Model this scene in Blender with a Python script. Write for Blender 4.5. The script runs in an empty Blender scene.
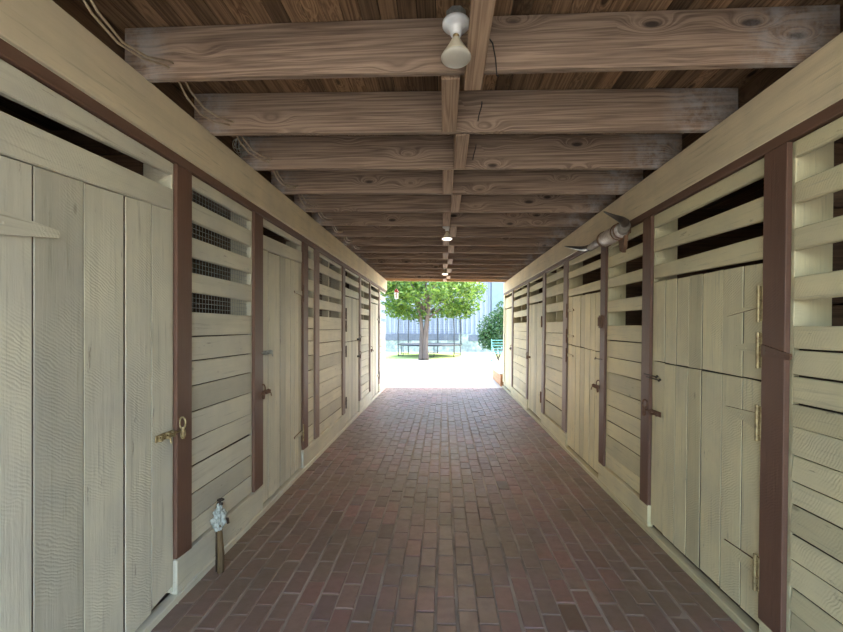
import bpy, bmesh, math, random
from mathutils import Vector, Matrix
rnd = random.Random(7)
scene = bpy.context.scene
COL = scene.collection
CAMH = 1.54
F = 430.0
YAW = math.atan(22.0 / F)

# ------------------------------------------------------------------ node helpers
class NT:
    def __init__(s, name):
        s.m = bpy.data.materials.new(name); s.m.use_nodes = True
        s.t = s.m.node_tree; s.t.nodes.clear()
        s.out = s.t.nodes.new('ShaderNodeOutputMaterial')
    def n(s, typ, **kw):
        nd = s.t.nodes.new(typ)
        ins = kw.pop('ins', {})
        for k, v in kw.items(): setattr(nd, k, v)
        for k, v in ins.items():
            if hasattr(v, 'is_output') or isinstance(v, bpy.types.NodeSocket): s.t.links.new(v, nd.inputs[k])
            else: nd.inputs[k].default_value = v
        return nd
    def math(s, op, a, b=0.0, c=None, clamp=False):
        ins = {0: a, 1: b}
        if c is not None: ins[2] = c
        nd = s.n('ShaderNodeMath', operation=op, ins=ins); nd.use_clamp = clamp
        return nd.outputs[0]
    def ramp(s, v, a, b, lo=0.0, hi=1.0):
        nd = s.n('ShaderNodeMapRange', ins={0: v, 1: a, 2: b, 3: lo, 4: hi})
        return nd.outputs[0]
    def mix(s, f, a, b, blend='MIX'):
        nd = s.n('ShaderNodeMix', data_type='RGBA', blend_type=blend)
        for i, v in ((0, f), (6, a), (7, b)):
            if isinstance(v, bpy.types.NodeSocket): s.t.links.new(v, nd.inputs[i])
            else:
                nd.inputs[i].default_value = (*v, 1) if (i > 0 and len(v) == 3) else v
        return nd.outputs[2]
    def noise(s, vec, scale=5, detail=3, rough=.5, dist=0):
        return s.n('ShaderNodeTexNoise', ins={'Vector': vec, 'Scale': scale, 'Detail': detail, 'Roughness': rough, 'Distortion': dist}).outputs['Fac']
    def scaled(s, vec, sc):
        nd = s.n('ShaderNodeVectorMath', operation='MULTIPLY', ins={0: vec}); nd.inputs[1].default_value = sc
        return nd.outputs[0]
    def coords(s, island=True):
        tc = s.n('ShaderNodeTexCoord').outputs['Object']
        s.raw = tc
        g = s.n('ShaderNodeNewGeometry')
        s.isl = g.outputs['Random Per Island']
        s.orand = s.n('ShaderNodeObjectInfo').outputs['Random']
        r = s.math('ADD', s.math('MULTIPLY', s.isl, 41.0) if island else 0.0, s.math('MULTIPLY', s.orand, 23.0))
        cmb = s.n('ShaderNodeCombineXYZ', ins={0: r, 1: r, 2: r}).outputs[0]
        return s.n('ShaderNodeVectorMath', operation='ADD', ins={0: tc, 1: cmb}).outputs[0]
    def finish(s, col, rough=.6, bump=None, bstr=.3, bdist=.01, metal=0.0, spec=.4, **extra):
        b = s.n('ShaderNodeBsdfPrincipled')
        for k, v in (('Base Color', col), ('Roughness', rough), ('Metallic', metal), ('Specular IOR Level', spec)):
            if isinstance(v, bpy.types.NodeSocket): s.t.links.new(v, b.inputs[k])
            else: b.inputs[k].default_value = (*v, 1) if isinstance(v, tuple) and len(v) == 3 else v
        for k, v in extra.items(): b.inputs[k].default_value = v
        if bump is not None:
            bn = s.n('ShaderNodeBump', ins={'Strength': bstr, 'Distance': bdist, 'Height': bump})
            s.t.links.new(bn.outputs[0], b.inputs['Normal'])
        s.t.links.new(b.outputs[0], s.out.inputs[0])
        return s.m

AX = {'x': 0, 'y': 1, 'z': 2}
def grainvec(ax, along, across):
    v = [across] * 3; v[AX[ax]] = along
    return tuple(v)

def paint(name, base, ax, dirt=(.30, .27, .19), wear=.62, saw=1.0, rough=.55):
    s = NT(name); v = s.coords()
    g = s.noise(s.scaled(v, grainvec(ax, 2.2, 55)), 1, 4, .65)
    g2 = s.noise(s.scaled(v, grainvec(ax, .8, 14)), 1, 3, .6)
    bl = s.noise(v, 2.2, 4, .6)
    # diagonal saw kerfs
    sv = s.n('ShaderNodeVectorRotate', rotation_type='X_AXIS', ins={'Vector': v, 'Angle': .55 if ax == 'z' else 1.05}).outputs[0]
    w = s.n('ShaderNodeTexWave', wave_type='BANDS', bands_direction='Z', ins={'Vector': sv, 'Scale': 24, 'Distortion': 9.0, 'Detail': 3.0, 'Detail Scale': .6}).outputs['Fac']
    patch = s.ramp(s.noise(v, 2.6, 3), .45, .62)
    sawh = s.math('MULTIPLY', w, s.math('MULTIPLY', patch, .26 * saw))
    c = s.mix(s.ramp(bl, .35, .72, 0, .8), base, (base[0] * .72, base[1] * .74, base[2] * .82))
    c = s.mix(s.ramp(g2, .48, .75, 0, .6), c, tuple(base[i] * .55 + dirt[i] * .35 for i in range(3)))
    c = s.mix(s.math('MULTIPLY', s.ramp(g, .58, .74), .7), c, dirt)
    c = s.mix(s.math('MULTIPLY', sawh, .28), c, tuple(x * .62 for x in base))
    wn = s.noise(s.scaled(v, grainvec(ax, 5, 26)), 1, 5, .7)
    c = s.mix(s.math('MULTIPLY', s.ramp(wn, wear + .03, wear + .09), .6), c, (.13, .10, .075))
    # small knots / nail spots
    vo = s.n('ShaderNodeTexVoronoi', ins={'Vector': s.scaled(v, grainvec(ax, 3.2, 8)), 'Scale': 1.0})
    kn = s.math('MULTIPLY', s.ramp(vo.outputs['Distance'], .10, .05), s.ramp(s.n('ShaderNodeSeparateColor', ins={0: vo.outputs['Color']}).outputs[0], .6, .62))
    c = s.mix(s.math('MULTIPLY', kn, .45), c, (.16, .12, .08))
    br = s.ramp(s.isl, 0, 1, .84, 1.12)
    c = s.mix(1.0, c, s.n('ShaderNodeCombineColor', ins={0: br, 1: br, 2: br}).outputs[0], 'MULTIPLY')
    h = s.math('ADD', s.math('MULTIPLY', g, .6), s.math('ADD', sawh, s.math('MULTIPLY', wn, .5)))
    return s.finish(c, rough, h, .55, .006)

def wood(name, dark, light, ax, knots=True, overspray=False, rough=.75, vary=.25):
    s = NT(name); v = s.coords()
    vv = v
    if knots:
        vo = s.n('ShaderNodeTexVoronoi', ins={'Vector': s.scaled(v, grainvec(ax, 2.6, 6.5)), 'Scale': 1.0})
        on = s.ramp(s.n('ShaderNodeSeparateColor', ins={0: vo.outputs['Color']}).outputs[1], .45, .5)
        d = vo.outputs['Distance']
        fall = s.math('MULTIPLY', s.ramp(d, .5, .02), on)
        fall2 = s.math('POWER', fall, 2.0)
        add = s.math('MULTIPLY', fall2, .15)
        z = [0.0, 0.0, 0.0]
        cmb = s.n('ShaderNodeCombineXYZ', ins={2 if ax != 'z' else 0: add}).outputs[0]
        vv = s.n('ShaderNodeVectorMath', operation='ADD', ins={0: v, 1: cmb}).outputs[0]
    warp = s.noise(s.scaled(v, grainvec(ax, .9, 3)), 1, 2)
    wv = s.n('ShaderNodeTexNoise', ins={'Vector': s.scaled(vv, grainvec(ax, .35, 26)), 'Scale': 1.0, 'Detail': 2.0, 'Roughness': .6, 'Distortion': .3}).outputs['Fac']
    lines = s.math('FRACT', s.math('MULTIPLY', s.math('ADD', wv, s.math('MULTIPLY', warp, .6)), 5.0))
    lines = s.math('ABSOLUTE', s.math('SUBTRACT', lines, .5))
    g = s.noise(s.scaled(v, grainvec(ax, 3, 90)), 1, 4, .7)
    bl = s.noise(s.scaled(v, grainvec(ax, 1.0, 3.5)), 1, 3)
    f = s.math('ADD', s.math('MULTIPLY', lines, .75), s.math('ADD', s.math('MULTIPLY', g, .55), s.math('MULTIPLY', bl, .55)))
    c = s.mix(s.ramp(f, .38, 1.1), dark, light)
    c = s.mix(s.ramp(bl, .5, .75, 0, .35), c, tuple(x * .6 for x in dark))
    if knots:
        c = s.mix(s.math('MULTIPLY', s.math('MULTIPLY', s.ramp(d, .14, .08), on), .9), c, tuple(x * .32 for x in dark))
    if overspray:
        sx = s.n('ShaderNodeSeparateXYZ', ins={0: s.raw})
        ax_ = s.math('ABSOLUTE', sx.outputs[0])
        m = s.math('MULTIPLY', s.ramp(ax_, 1.30, 1.50), s.ramp(s.noise(s.coords(False), 11, 5, .7), .38, .62))
        c = s.mix(s.math('MULTIPLY', m, .6), c, (.40, .39, .37))
    br = s.ramp(s.isl, 0, 1, 1 - vary, 1 + vary)
    c = s.mix(1.0, c, s.n('ShaderNodeCombineColor', ins={0: br, 1: br, 2: br}).outputs[0], 'MULTIPLY')
    h = s.math('ADD', s.math('MULTIPLY', g, .8), s.math('MULTIPLY', lines, .7))
    return s.finish(c, rough, h, .5, .004)

def simple(name, col, rough=.5, metal=0, spot=None, scale=30, bstr=.15, spec=.4):
    s = NT(name); v = s.coords()
    nz = s.noise(v, scale, 4, .6)
    c = s.mix(s.ramp(nz, .4, .7), col, spot if spot else tuple(x * .75 for x in col))
    return s.finish(c, rough, nz, bstr, .003, metal, spec)

CREAM = (.65, .57, .34)
M = {}
M['paint_v'] = paint('cream_paint_upright_grain', CREAM, 'z')
M['paint_h'] = paint('cream_paint_level_grain', CREAM, 'y')
LEFTC = (.62, .575, .43)  # left wall cream, less yellow than the right
M['left_v'] = paint('left_cream_paint_upright', LEFTC, 'z')
M['left_h'] = paint('left_cream_paint_level', LEFTC, 'y')
def PM(side, k): return M[('left_' if side < 0 else 'paint_') + k]
M['dark_edge'] = simple('bare_dark_edge', (.10, .07, .045), .9, 0, (.05, .035, .025), 30)  # dark side faces of the boards, keep the joints dark
M['paint_smooth'] = paint('cream_paint_planed', (.67, .56, .37), 'y', wear=.75, saw=.15)
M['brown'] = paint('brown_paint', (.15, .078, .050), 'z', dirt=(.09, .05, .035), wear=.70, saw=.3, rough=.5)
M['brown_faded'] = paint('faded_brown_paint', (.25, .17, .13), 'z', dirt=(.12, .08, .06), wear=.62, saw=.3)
M['brown_h'] = paint('brown_paint_level', (.15, .080, .050), 'y', dirt=(.07, .035, .02), wear=.9, saw=.2, rough=.5)
M['joist'] = wood('weathered_joist', (.10, .062, .042), (.44, .315, .22), 'x', overspray=True)
M['bouncelit_joist'] = wood('joist_warm_bounce', (.48, .27, .13), (.75, .50, .28), 'x')  # end joist wood, warm bounce from the yard put into its colour
M['block'] = wood('weathered_block', (.17, .10, .06), (.50, .34, .22), 'y', knots=False)
M['deck'] = wood('deck_boards', (.07, .034, .016), (.40, .25, .14), 'y', knots=True, vary=.55)
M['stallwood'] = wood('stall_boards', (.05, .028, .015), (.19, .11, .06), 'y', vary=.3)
M['stallwood_x'] = wood('stall_partition_boards', (.05, .028, .015), (.19, .11, .06), 'x', vary=.3)
M['stake'] = wood('old_stake', (.05, .03, .015), (.22, .14, .06), 'z', knots=False)
M['kerb'] = wood('orange_timber', (.25, .11, .05), (.50, .27, .14), 'y', knots=False)
M['brass'] = simple('old_brass', (.40, .32, .16), .55, .5, (.16, .10, .05), 45)
M['rust'] = simple('rusty_iron', (.10, .055, .035), .7, .3, (.22, .10, .05), 70)
M['iron'] = simple('dark_iron', (.05, .045, .04), .5, .7, (.11, .07, .05), 70)
M['galv'] = simple('galvanised', (.36, .37, .33), .5, .6, (.22, .22, .20), 40)
M['wire'] = simple('wire', (.42, .41, .36), .6, .3, (.25, .23, .2), 40)
M['ceramic'] = simple('white_ceramic', (.72, .73, .72), .3, 0, (.62, .62, .60), 20, .02)
M['bulb'] = simple('frosted_glass_bulb', (.44, .41, .34), .3, 0, (.38, .35, .29), 8, .02)
M['neck'] = simple('bulb_neck', (.58, .52, .38), .35, 0, (.48, .42, .3), 8, .02)
M['cable'] = simple('tan_cable', (.42, .33, .22), .55, 0, (.3, .22, .14), 20)
M['blackcord'] = simple('black_cord', (.02, .018, .016), .5)
M['horn'] = simple('horn', (.035, .026, .022), .3, 0, (.10, .075, .055), 14, .1)
M['horn_base'] = simple('pale_horn', (.42, .40, .36), .4, 0, (.18, .14, .11), 18, .15)
M['leather'] = simple('leather', (.17, .09, .045), .6, 0, (.10, .05, .03), 22)
M['foilwrap'] = simple('silver_hide_wrap', (.62, .58, .54), .45, .15, (.34, .28, .23), 30, .3)
M['rag'] = simple('white_rag', (.50, .52, .46), .9, 0, (.16, .17, .14), 45, .8)
M['mortar'] = simple('mortar', (.34, .275, .22), .9, 0, (.13, .10, .08), 2.2, .4)

# brick pavers
def brickmat():
    s = NT('brick_paver'); v = s.coords()
    nz = s.noise(v, 14, 5, .65); bl = s.noise(s.raw, .9, 4, .6); fine = s.noise(v, 160, 2, .5)
    a = s.mix(s.isl, (.26, .13, .105), (.175, .115, .10))
    s2 = s.math('FRACT', s.math('MULTIPLY', s.isl, 17.3))
    a = s.mix(s.ramp(s2, .5, 1.0, 0, .85), a, (.25, .17, .125))
    s3 = s.math('FRACT', s.math('MULTIPLY', s.isl, 91.7))
    a = s.mix(s.ramp(s3, .93, .94, 0, .7), a, (.10, .06, .038))
    a = s.mix(s.ramp(nz, .45, .75, 0, .5), a, (.16, .10, .08))
    # dust trodden into broad patches
    a = s.mix(s.ramp(bl, .42, .58, 0, .8), a, (.17, .118, .078))
    lite = s.noise(v, 5, 5, .7)
    a = s.mix(s.ramp(lite, .58, .75, 0, .35), a, (.30, .22, .18))
    h = s.math('ADD', s.math('MULTIPLY', nz, .8), s.math('MULTIPLY', fine, .35))
    return s.finish(a, s.ramp(nz, .3, .7, .34, .60), h, .5, .004, spec=.5)
M['brick'] = brickmat()

def groundmat(name, a, b, c, sc=1.0, rough=.9):
    s = NT(name); v = s.coords(False)
    n1 = s.noise(v, .5 * sc, 4, .6); n2 = s.noise(v, 9 * sc, 5, .7)
    col = s.mix(s.ramp(n1, .4, .65), a, b)
    col = s.mix(s.ramp(n2, .56, .7, 0, .7), col, c)
    return s.finish(col, rough, n2, .4, .01)
M['sand'] = groundmat('pale_dirt', (.46, .40, .31), (.40, .345, .26), (.29, .27, .18))
M['concrete'] = groundmat('pale_concrete', (.56, .52, .45), (.50, .47, .40), (.42, .39, .34))
M['grass'] = groundmat('dry_grass', (.30, .36, .10), (.22, .30, .08), (.42, .40, .2), 2)

def leafmat(name, a, b, trans=.45):
    s = NT(name); s.coords()
    col = s.mix(s.isl, a, b)
    d = s.n('ShaderNodeBsdfPrincipled', ins={'Base Color': col, 'Roughness': .55})
    t = s.n('ShaderNodeBsdfTranslucent', ins={'Color': col})
    m = s.n('ShaderNodeMixShader', ins={0: trans, 1: d.outputs[0], 2: t.outputs[0]})
    s.t.links.new(m.outputs[0], s.out.inputs[0])
    return s.m
M['leaf'] = leafmat('tree_leaf', (.03, .095, .012), (.16, .25, .03))
M['bushleaf'] = leafmat('bush_leaf', (.015, .06, .02), (.05, .12, .03), .3)
M['bark'] = wood('bark', (.035, .025, .02), (.13, .10, .08), 'z', knots=False)
M['siding'] = simple('white_metal_siding', (.26, .28, .34), .5, 0, (.235, .255, .31), 3, .02)
M['bluesiding'] = simple('blue_grey_siding', (.15, .19, .22), .5, 0, (.13, .17, .20), 3, .02)
M['slateband'] = simple('slate_band', (.09, .10, .13), .8, 0, (.13, .14, .17), 6)
M['palewall'] = simple('pale_block', (.17, .20, .18), .9, 0, (.37, .42, .39), 4)
M['blackpipe'] = simple('black_steel', (.02, .025, .03), .4, .3)
M['tarp'] = simple('trampoline_bed', (.03, .04, .05), .8)
M['mint'] = simple('mint_frame', (.13, .36, .33), .4, 0, (.10, .30, .28), 10)
M['feedred'] = simple('red_plastic', (.45, .06, .04), .4)
M['feedwhite'] = simple('white_plastic', (.75, .75, .75), .3)
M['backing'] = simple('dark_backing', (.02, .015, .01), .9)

# ------------------------------------------------------------------ object helpers
def tag(o, label=None, cat=None, group=None, kind=None):
    if label: o['label'] = label
    if cat: o['category'] = cat
    if group: o['group'] = group
    if kind: o['kind'] = kind
    return o

def empty(name, loc, label=None, cat=None, group=None, kind=None):
    o = bpy.data.objects.new(name, None); COL.objects.link(o)
    o.location = loc; o.empty_display_size = .1
    return tag(o, label, cat, group, kind)

def wloc(o):
    v = Vector((0, 0, 0))
    while o is not None:
        v += o.location; o = o.parent
    return v

def obj(name, bm, mat, parent=None, smooth=False, origin=None):
    """bm is in world coordinates"""
    me = bpy.data.meshes.new(name)
    off = wloc(parent) if parent is not None else Vector((0, 0, 0))
    loc = Vector((0, 0, 0))
    if origin is not None: loc = Vector(origin) - off
    tot = off + loc
    if tot.length > 0: bmesh.ops.translate(bm, verts=bm.verts, vec=-tot)
    bmesh.ops.recalc_face_normals(bm, faces=bm.faces)
    if smooth:
        for f in bm.faces: f.smooth = True
    bm.to_mesh(me); bm.free()
    for mm in (mat if isinstance(mat, (list, tuple)) else [mat]): me.materials.append(mm)
    o = bpy.data.objects.new(name, me); COL.objects.link(o)
    o.location = loc
    if parent is not None: o.parent = parent
    return o

def new(): return bmesh.new()

def box(bm, x0, x1, y0, y1, z0, z1, b=0.0):
    x0, x1 = min(x0, x1), max(x0, x1); y0, y1 = min(y0, y1), max(y0, y1); z0, z1 = min(z0, z1), max(z0, z1)
    r = bmesh.ops.create_cube(bm, size=1)
    vs = r['verts']
    for v in vs:
        v.co = Vector(((x0 + x1) / 2 + v.co.x * (x1 - x0), (y0 + y1) / 2 + v.co.y * (y1 - y0), (z0 + z1) / 2 + v.co.z * (z1 - z0)))
    if b > 0:
        es = list({e for v in vs for e in v.link_edges})
        bmesh.ops.bevel(bm, geom=es, offset=b, segments=1, affect='EDGES')
    return vs

def tube(bm, pts, rad, seg=8, caps=True):
    pts = [Vector(p) for p in pts]
    rads = rad if isinstance(rad, (list, tuple)) else [rad] * len(pts)
    rings = []
    up = Vector((0, 0, 1))
    t0 = (pts[1] - pts[0]).normalized()
    nrm = t0.cross(up)
    if nrm.length < .01: nrm = t0.cross(Vector((1, 0, 0)))
    nrm.normalize()
    for i, p in enumerate(pts):
        a = pts[max(i - 1, 0)]; b = pts[min(i + 1, len(pts) - 1)]
        t = (b - a)
        t = t.normalized() if t.length > 1e-9 else t0
        nrm = (nrm - t * nrm.dot(t)); nrm.normalize()
        bi = t.cross(nrm)
        rings.append([bm.verts.new(p + (nrm * math.cos(2 * math.pi * k / seg) + bi * math.sin(2 * math.pi * k / seg)) * rads[i]) for k in range(seg)])
    for i in range(len(rings) - 1):
        for k in range(seg):
            bm.faces.new((rings[i][k], rings[i][(k + 1) % seg], rings[i + 1][(k + 1) % seg], rings[i + 1][k]))
    if caps:
        bm.faces.new(rings[0]); bm.faces.new(rings[-1])

def lathe(bm, prof, mat4, seg=24):
    rings = []
    for (r, z) in prof:
        rings.append([bm.verts.new(mat4 @ Vector((max(r, .0004) * math.cos(2 * math.pi * k / seg), max(r, .0004) * math.sin(2 * math.pi * k / seg), z))) for k in range(seg)])
    for i in range(len(rings) - 1):
        for k in range(seg):
            bm.faces.new((rings[i][k], rings[i][(k + 1) % seg], rings[i + 1][(k + 1) % seg], rings[i + 1][k]))
    bm.faces.new(rings[0]); bm.faces.new(rings[-1])

# wall frame: side -1 left, +1 right; o = distance out from the boarding plane towards the aisle
def WX(side, z):
    return 1.52 if side < 0 else 1.562 + .0125 * z
def P(side, y, z, o):
    return Vector((side * (WX(side, z) - o), y + side * .079, z))

def board(bm, side, corners, o, th, b=.003, tilt=0.0, edge=0):
    """corners: four (y, z) in order; front face at o, back at o - th, chamfered front edge"""
    cy = sum(c[0] for c in corners) / 4; cz = sum(c[1] for c in corners) / 4
    def inset(c, b):
        return (c[0] - math.copysign(b, c[0] - cy), c[1] - math.copysign(b, c[1] - cz))
    tl = lambda z: -tilt if z > cz else tilt
    back = [bm.verts.new(P(side, y, z, o - th)) for y, z in corners]
    mid = [bm.verts.new(P(side, y, z, o - b + tl(z))) for y, z in corners]
    fr = [bm.verts.new(P(side, *inset(c, b), o + tl(c[1]))) for c in corners]
    bm.faces.new(back[::-1]); bm.faces.new(fr)
    for i in range(4):
        j = (i + 1) % 4
        bm.faces.new((back[i], back[j], mid[j], mid[i])).material_index = edge
        bm.faces.new((mid[i], mid[j], fr[j], fr[i]))

def rect(y0, y1, za0, za1, zb0=None, zb1=None):
    """za* at y0, zb* at y1"""
    zb0 = za0 if zb0 is None else zb0; zb1 = za1 if zb1 is None else zb1
    return [(y0, za0), (y1, zb0), (y1, zb1), (y0, za1)]

RAILB = {-1: .984 - .054, 1: .906 - .054}
J = lambda a=.003: rnd.uniform(-a, a)
def H(h): return h + CAMH

# ------------------------------------------------------------------ setting: ground, floor, ceiling
bm = new(); box(bm, -40, 40, -30, 60, -.25, -.045)
g = obj('floor_yard', bm, M['sand']); tag(g, 'pale sunlit dirt yard beyond the aisle', 'ground', kind='structure')
bm = new(); box(bm, -8, 8, 11.16, 14.3, -.044, -.004); box(bm, -8, 8, -7, -1.62, -.044, -.004)
g = obj('floor_apron', bm, M['concrete']); tag(g, 'white concrete apron at the open end of the brick aisle', 'ground', kind='structure')
bm = new(); box(bm, -14, 12, 22.0, 27.6, -.044, -.03)
g = obj('floor_lawn', bm, M['grass']); tag(g, 'thin green grass strip under the trampoline', 'grass', kind='structure')

Y0, Y1 = -1.6, 11.15
bm = new(); box(bm, -1.60, 1.66, Y0, Y1, -.044, -.0055)
fl = obj('floor', bm, M['mortar']); tag(fl, 'red brick paved aisle floor in running bond', 'floor', kind='structure')
bm = new()
bw, bl_ = .1122, .2255
nx = int(3.2 / bw)
for i in range(-14, 15):
    xc = .016 + i * bw + .004 * math.sin(i * 1.7)
    off = (.5 if i % 2 else 0) * bl_ + rnd.uniform(-.02, .02)
    y = Y0 + off - bl_
    while y < Y1:
        ya, yb = max(y, Y0), min(y + bl_, Y1)
        y += bl_
        if yb - ya < .03: continue
        if xc - bw / 2 < -1.60 or xc + bw / 2 > 1.66: continue
        j = .0055
        vs = box(bm, xc - bw / 2 + j, xc + bw / 2 - j, ya + j, yb - j, -.04, 0)
        tx, ty, dz = rnd.gauss(0, .006), rnd.gauss(0, .005), rnd.gauss(-.001, .0012)
        mx, my = xc, (ya + yb) / 2
        jx, jy = J(.0015), J(.003)
        for v in vs:
            if v.co.z > -.01: v.co.z += dz + (v.co.x - mx) * tx + (v.co.y - my) * ty
            v.co.x += jx; v.co.y += jy
tops = [e for e in bm.edges if e.verts[0].co.z > -.02 and e.verts[1].co.z > -.02]
bmesh.ops.bevel(bm, geom=tops, offset=.004, segments=1, affect='EDGES')
obj('brick_paving', bm, M['brick'], fl)

# tilt of the joists: left ends a little higher
def jz(x): return H(1.237) + (x + 1.48) * (1.186 - 1.237) / 3.07
DECK = .256
bm = new()
x = -4.7
while x < 4.7:
    w = .088
    z = jz(x) + DECK + .004
    z2 = jz(x + w) + DECK + .004
    vs = box(bm, x + .002, x + w - .002, Y0 - .3, 11.6, z, z + .02, 0)
    x += w
c = obj('ceiling', bm, M['deck']); tag(c, 'dark narrow boards of the deck above the joists', 'ceiling', kind='structure')
bm = new(); box(bm, -4.8, 4.8, Y0 - .35, 11.65, H(1.60), H(1.66))
r = obj('ceiling_roof', bm, M['backing']); tag(r, 'roof slab over the barn aisle', 'roof', kind='structure')

# ------------------------------------------------------------------ joists
ordn = ['first', 'second', 'third', 'fourth', 'fifth', 'sixth', 'seventh', 'eighth', 'ninth', 'tenth', 'eleventh', 'twelfth', 'thirteenth', 'fourteenth', 'fifteenth', 'sixteenth']
JY = [2.05 + .61 * k for k in range(16)]
JOB = []
def joist(y, label, mat, xl=-1.585, xr=1.76, th=.04, dy=0, zoff=0):
    bm = new()
    vs = box(bm, xl, xr, y, y + th, 0, .254, .003)
    for v in bm.verts:
        v.co.z += jz(v.co.x) + zoff
        v.co.y += dy * v.co.x
    o = obj('ceiling_joist', bm, mat, origin=(0, y, jz(0)))
    return tag(o, label, 'joist', 'ceiling joists over the brick aisle', 'thing')
for k, y in enumerate(JY):
    if k == 0: lb = 'weathered wooden ceiling joist nearest the viewer, with big dark knots, behind the near flood lamp'
    elif k == 15: lb = 'orange lit wooden joist closing the far open end of the aisle ceiling'
    elif k == 14: lb = 'last weathered joist just before the orange end joist'
    else: lb = ordn[k] + ' weathered wooden ceiling joist counting from the viewer'
    JOB.append(joist(y - (.018 if k == 0 else 0), lb, M['joist' if k < 15 else 'bouncelit_joist'], dy=-.018 if k == 0 else rnd.uniform(-.003, .003)))
joist(1.42, 'weathered ceiling joist just above the top of the view', M['joist'])
joist(.80, 'weathered ceiling joist above the viewer', M['joist'])
for side, xr in ((-1, 1.60), (1, 1.775)):
    bm = new(); za = H(1.20) if side < 0 else H(1.185)
    box(bm, side * xr, side * (xr + .035), Y0, 11.25, za + .05, H(1.44), .003)
    o = obj('trim_2' if side < 0 else 'trim_3', bm, M['stallwood']); tag(o, None, None, None, 'structure')
# blocking pieces, staggered
pos_words = lambda k: 'short wooden block between the %s and %s ceiling joists' % (ordn[k], ordn[k + 1])
for k in range(15):
    xc = .035 if k % 2 == 0 else .12
    w = .088 if k else .09
    bm = new()
    ya, yb = JY[k] + .041, JY[k + 1] - .001
    box(bm, xc - w / 2, xc + w / 2, ya, yb, jz(xc) - .004, jz(xc) + .25, .004)
    o = obj('joist_block', bm, M['block'], origin=(xc, (ya + yb) / 2, jz(xc)))
    tag(o, pos_words(k), 'block', 'short blocks between the joists', 'thing')
bm = new()
box(bm, .100, .186, .84, 2.125, jz(.1) - .045, jz(.1) - .003, .004)
o = obj('nailer_board', bm, M['block'], origin=(.12, 1.5, jz(.1)))
tag(o, 'flat wooden board nailed under the nearest joist beside the near flood lamp', 'board')

# ------------------------------------------------------------------ header beams (cream fascia) and brown rails under them
def header(side, o, h0, h1, lab):
    e = empty('header_beam', P(side, 0, H(h0), 0), lab, 'beam', kind='thing')
    bm = new()
    segs = [Y0, 1.6 if side > 0 else 2.9, 6.4, 11.3] if side > 0 else [Y0, 11.3]
    cuts = [Y0, 5.9, 11.3] if side < 0 else [Y0, 6.75, 11.3]
    for a, b in zip(cuts[:-1], cuts[1:]):
        board(bm, side, rect(a, b - .002, H(h0), H(h1)), o, .036, .004)
    obj('fascia_board', bm, M['paint_smooth'], e)
    bm = new(); board(bm, side, rect(Y0, 11.28, H(h0 + .03), H(h1 - .02)), o - .037, .12, .004)
    obj('top_plate', bm, M['stallwood'], e)
    bm = new(); board(bm, side, rect(Y0, 11.28, H(h0 - .052), H(h0 + .028)), .018, .03, .003)
    obj('brown_rail', bm, M['brown_h'], e)['label'] = 'brown painted rail below the cream fascia'
    return e
header(-1, .042, .984, 1.243, 'long cream painted header beam above the left stall doors')
header(1, .022, .906, 1.172, 'long cream painted header beam above the right stall doors')

# ------------------------------------------------------------------ posts
def post(side, y0, y1, hb, ht, label, o=.020, mid=None):
    e = empty('wall_post', P(side, (y0 + y1) / 2, H(hb), 0), label, 'post', ('left' if side < 0 else 'right') + ' wall posts', 'thing')
    ht = RAILB[side] - .002
    bm = new()
    board(bm, side, [(y0 + J(), H(hb) + J(.008)), (y1 + J(), H(hb) + J(.008)), (y1 + J(.002), H(ht)), (y0 + J(.002), H(ht))], o, .024, .003)
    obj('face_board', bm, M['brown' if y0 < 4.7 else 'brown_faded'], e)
    bm = new(); board(bm, side, rect(y0 - .011, y1 + .011, .05, H(ht)), -.006, .165, .003)
    obj('jamb', bm, PM(side, 'v'), e)['label'] = 'cream painted jamb behind the brown face board'
    return e

# ------------------------------------------------------------------ stall panels
MESHW = []
def panel(side, y0, y1, slats, low, hkick, label, mesh=False, mid=False, pitch=.155, sag=0, darkfoot=False):
    e = empty('stall_panel', P(side, (y0 + y1) / 2, 0.05, 0), label, 'stall wall panel', ('left' if side < 0 else 'right') + ' slatted stall panels', 'thing')
    y0 += .013; y1 -= .013
    slats = [(min(a, RAILB[side] - .004), b) for a, b in slats]
    bm = new()
    z = H(low); zb = H(hkick) + .004
    t = z
    while t > zb + .02:
        p = pitch * rnd.uniform(.88, 1.12)
        b = max(t - p, zb)
        if b - zb < .05: b = zb
        s1, s2 = J(.004), J(.004)
        board(bm, side, [(y0, b + .0035), (y1, b + .0035 + s1), (y1, t - .0025 + (0 if t == z else s2)), (y0, t - .0035)], J(.003), .022, .004, tilt=rnd.uniform(-.003, .006), edge=1)
        t = b
    obj('planking', bm, [PM(side, 'h'), M['dark_edge']], e)
    for i, (a, b) in enumerate(slats):
        bm = new()
        ta, tb = J(.006), J(.006)
        board(bm, side, [(y0, H(b)), (y1, H(b) + ta), (y1, H(a) + tb * .5), (y0, H(a))], .004 + J(.003), .028, .006)
        obj('slat', bm, PM(side, 'h'), e)
    bm = new(); board(bm, side, rect(y0, y1, zb, z - .03), -.026, .012, .002)  # near-black sheet added behind the planks to stand for shade in the gaps
    obj('gap_shade_sheet', bm, M['backing'], e)
    if mid:
        bm = new(); ym = (y0 + y1) / 2
        board(bm, side, rect(ym - .02, ym + .02, z - .4, H(RAILB[side] - .006)), -.028, .09, .003)
        obj('stud', bm, PM(side, 'v'), e)
    if mesh:
        bm = new(); top = H(RAILB[side] - .006)
        xx = -.036
        yy = y0 + .012
        while yy < y1 - .005:
            tube(bm, [P(side, yy, z - .02, xx), P(side, yy, top, xx)], .0016, 4); yy += .036
        zz = z - .005
        while zz < top:
            tube(bm, [P(side, y0, zz, xx - .003), P(side, y1, zz, xx - .003)], .0016, 4); zz += .031
        obj('wire_mesh', bm, M['wire'], e)
    return e

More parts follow.
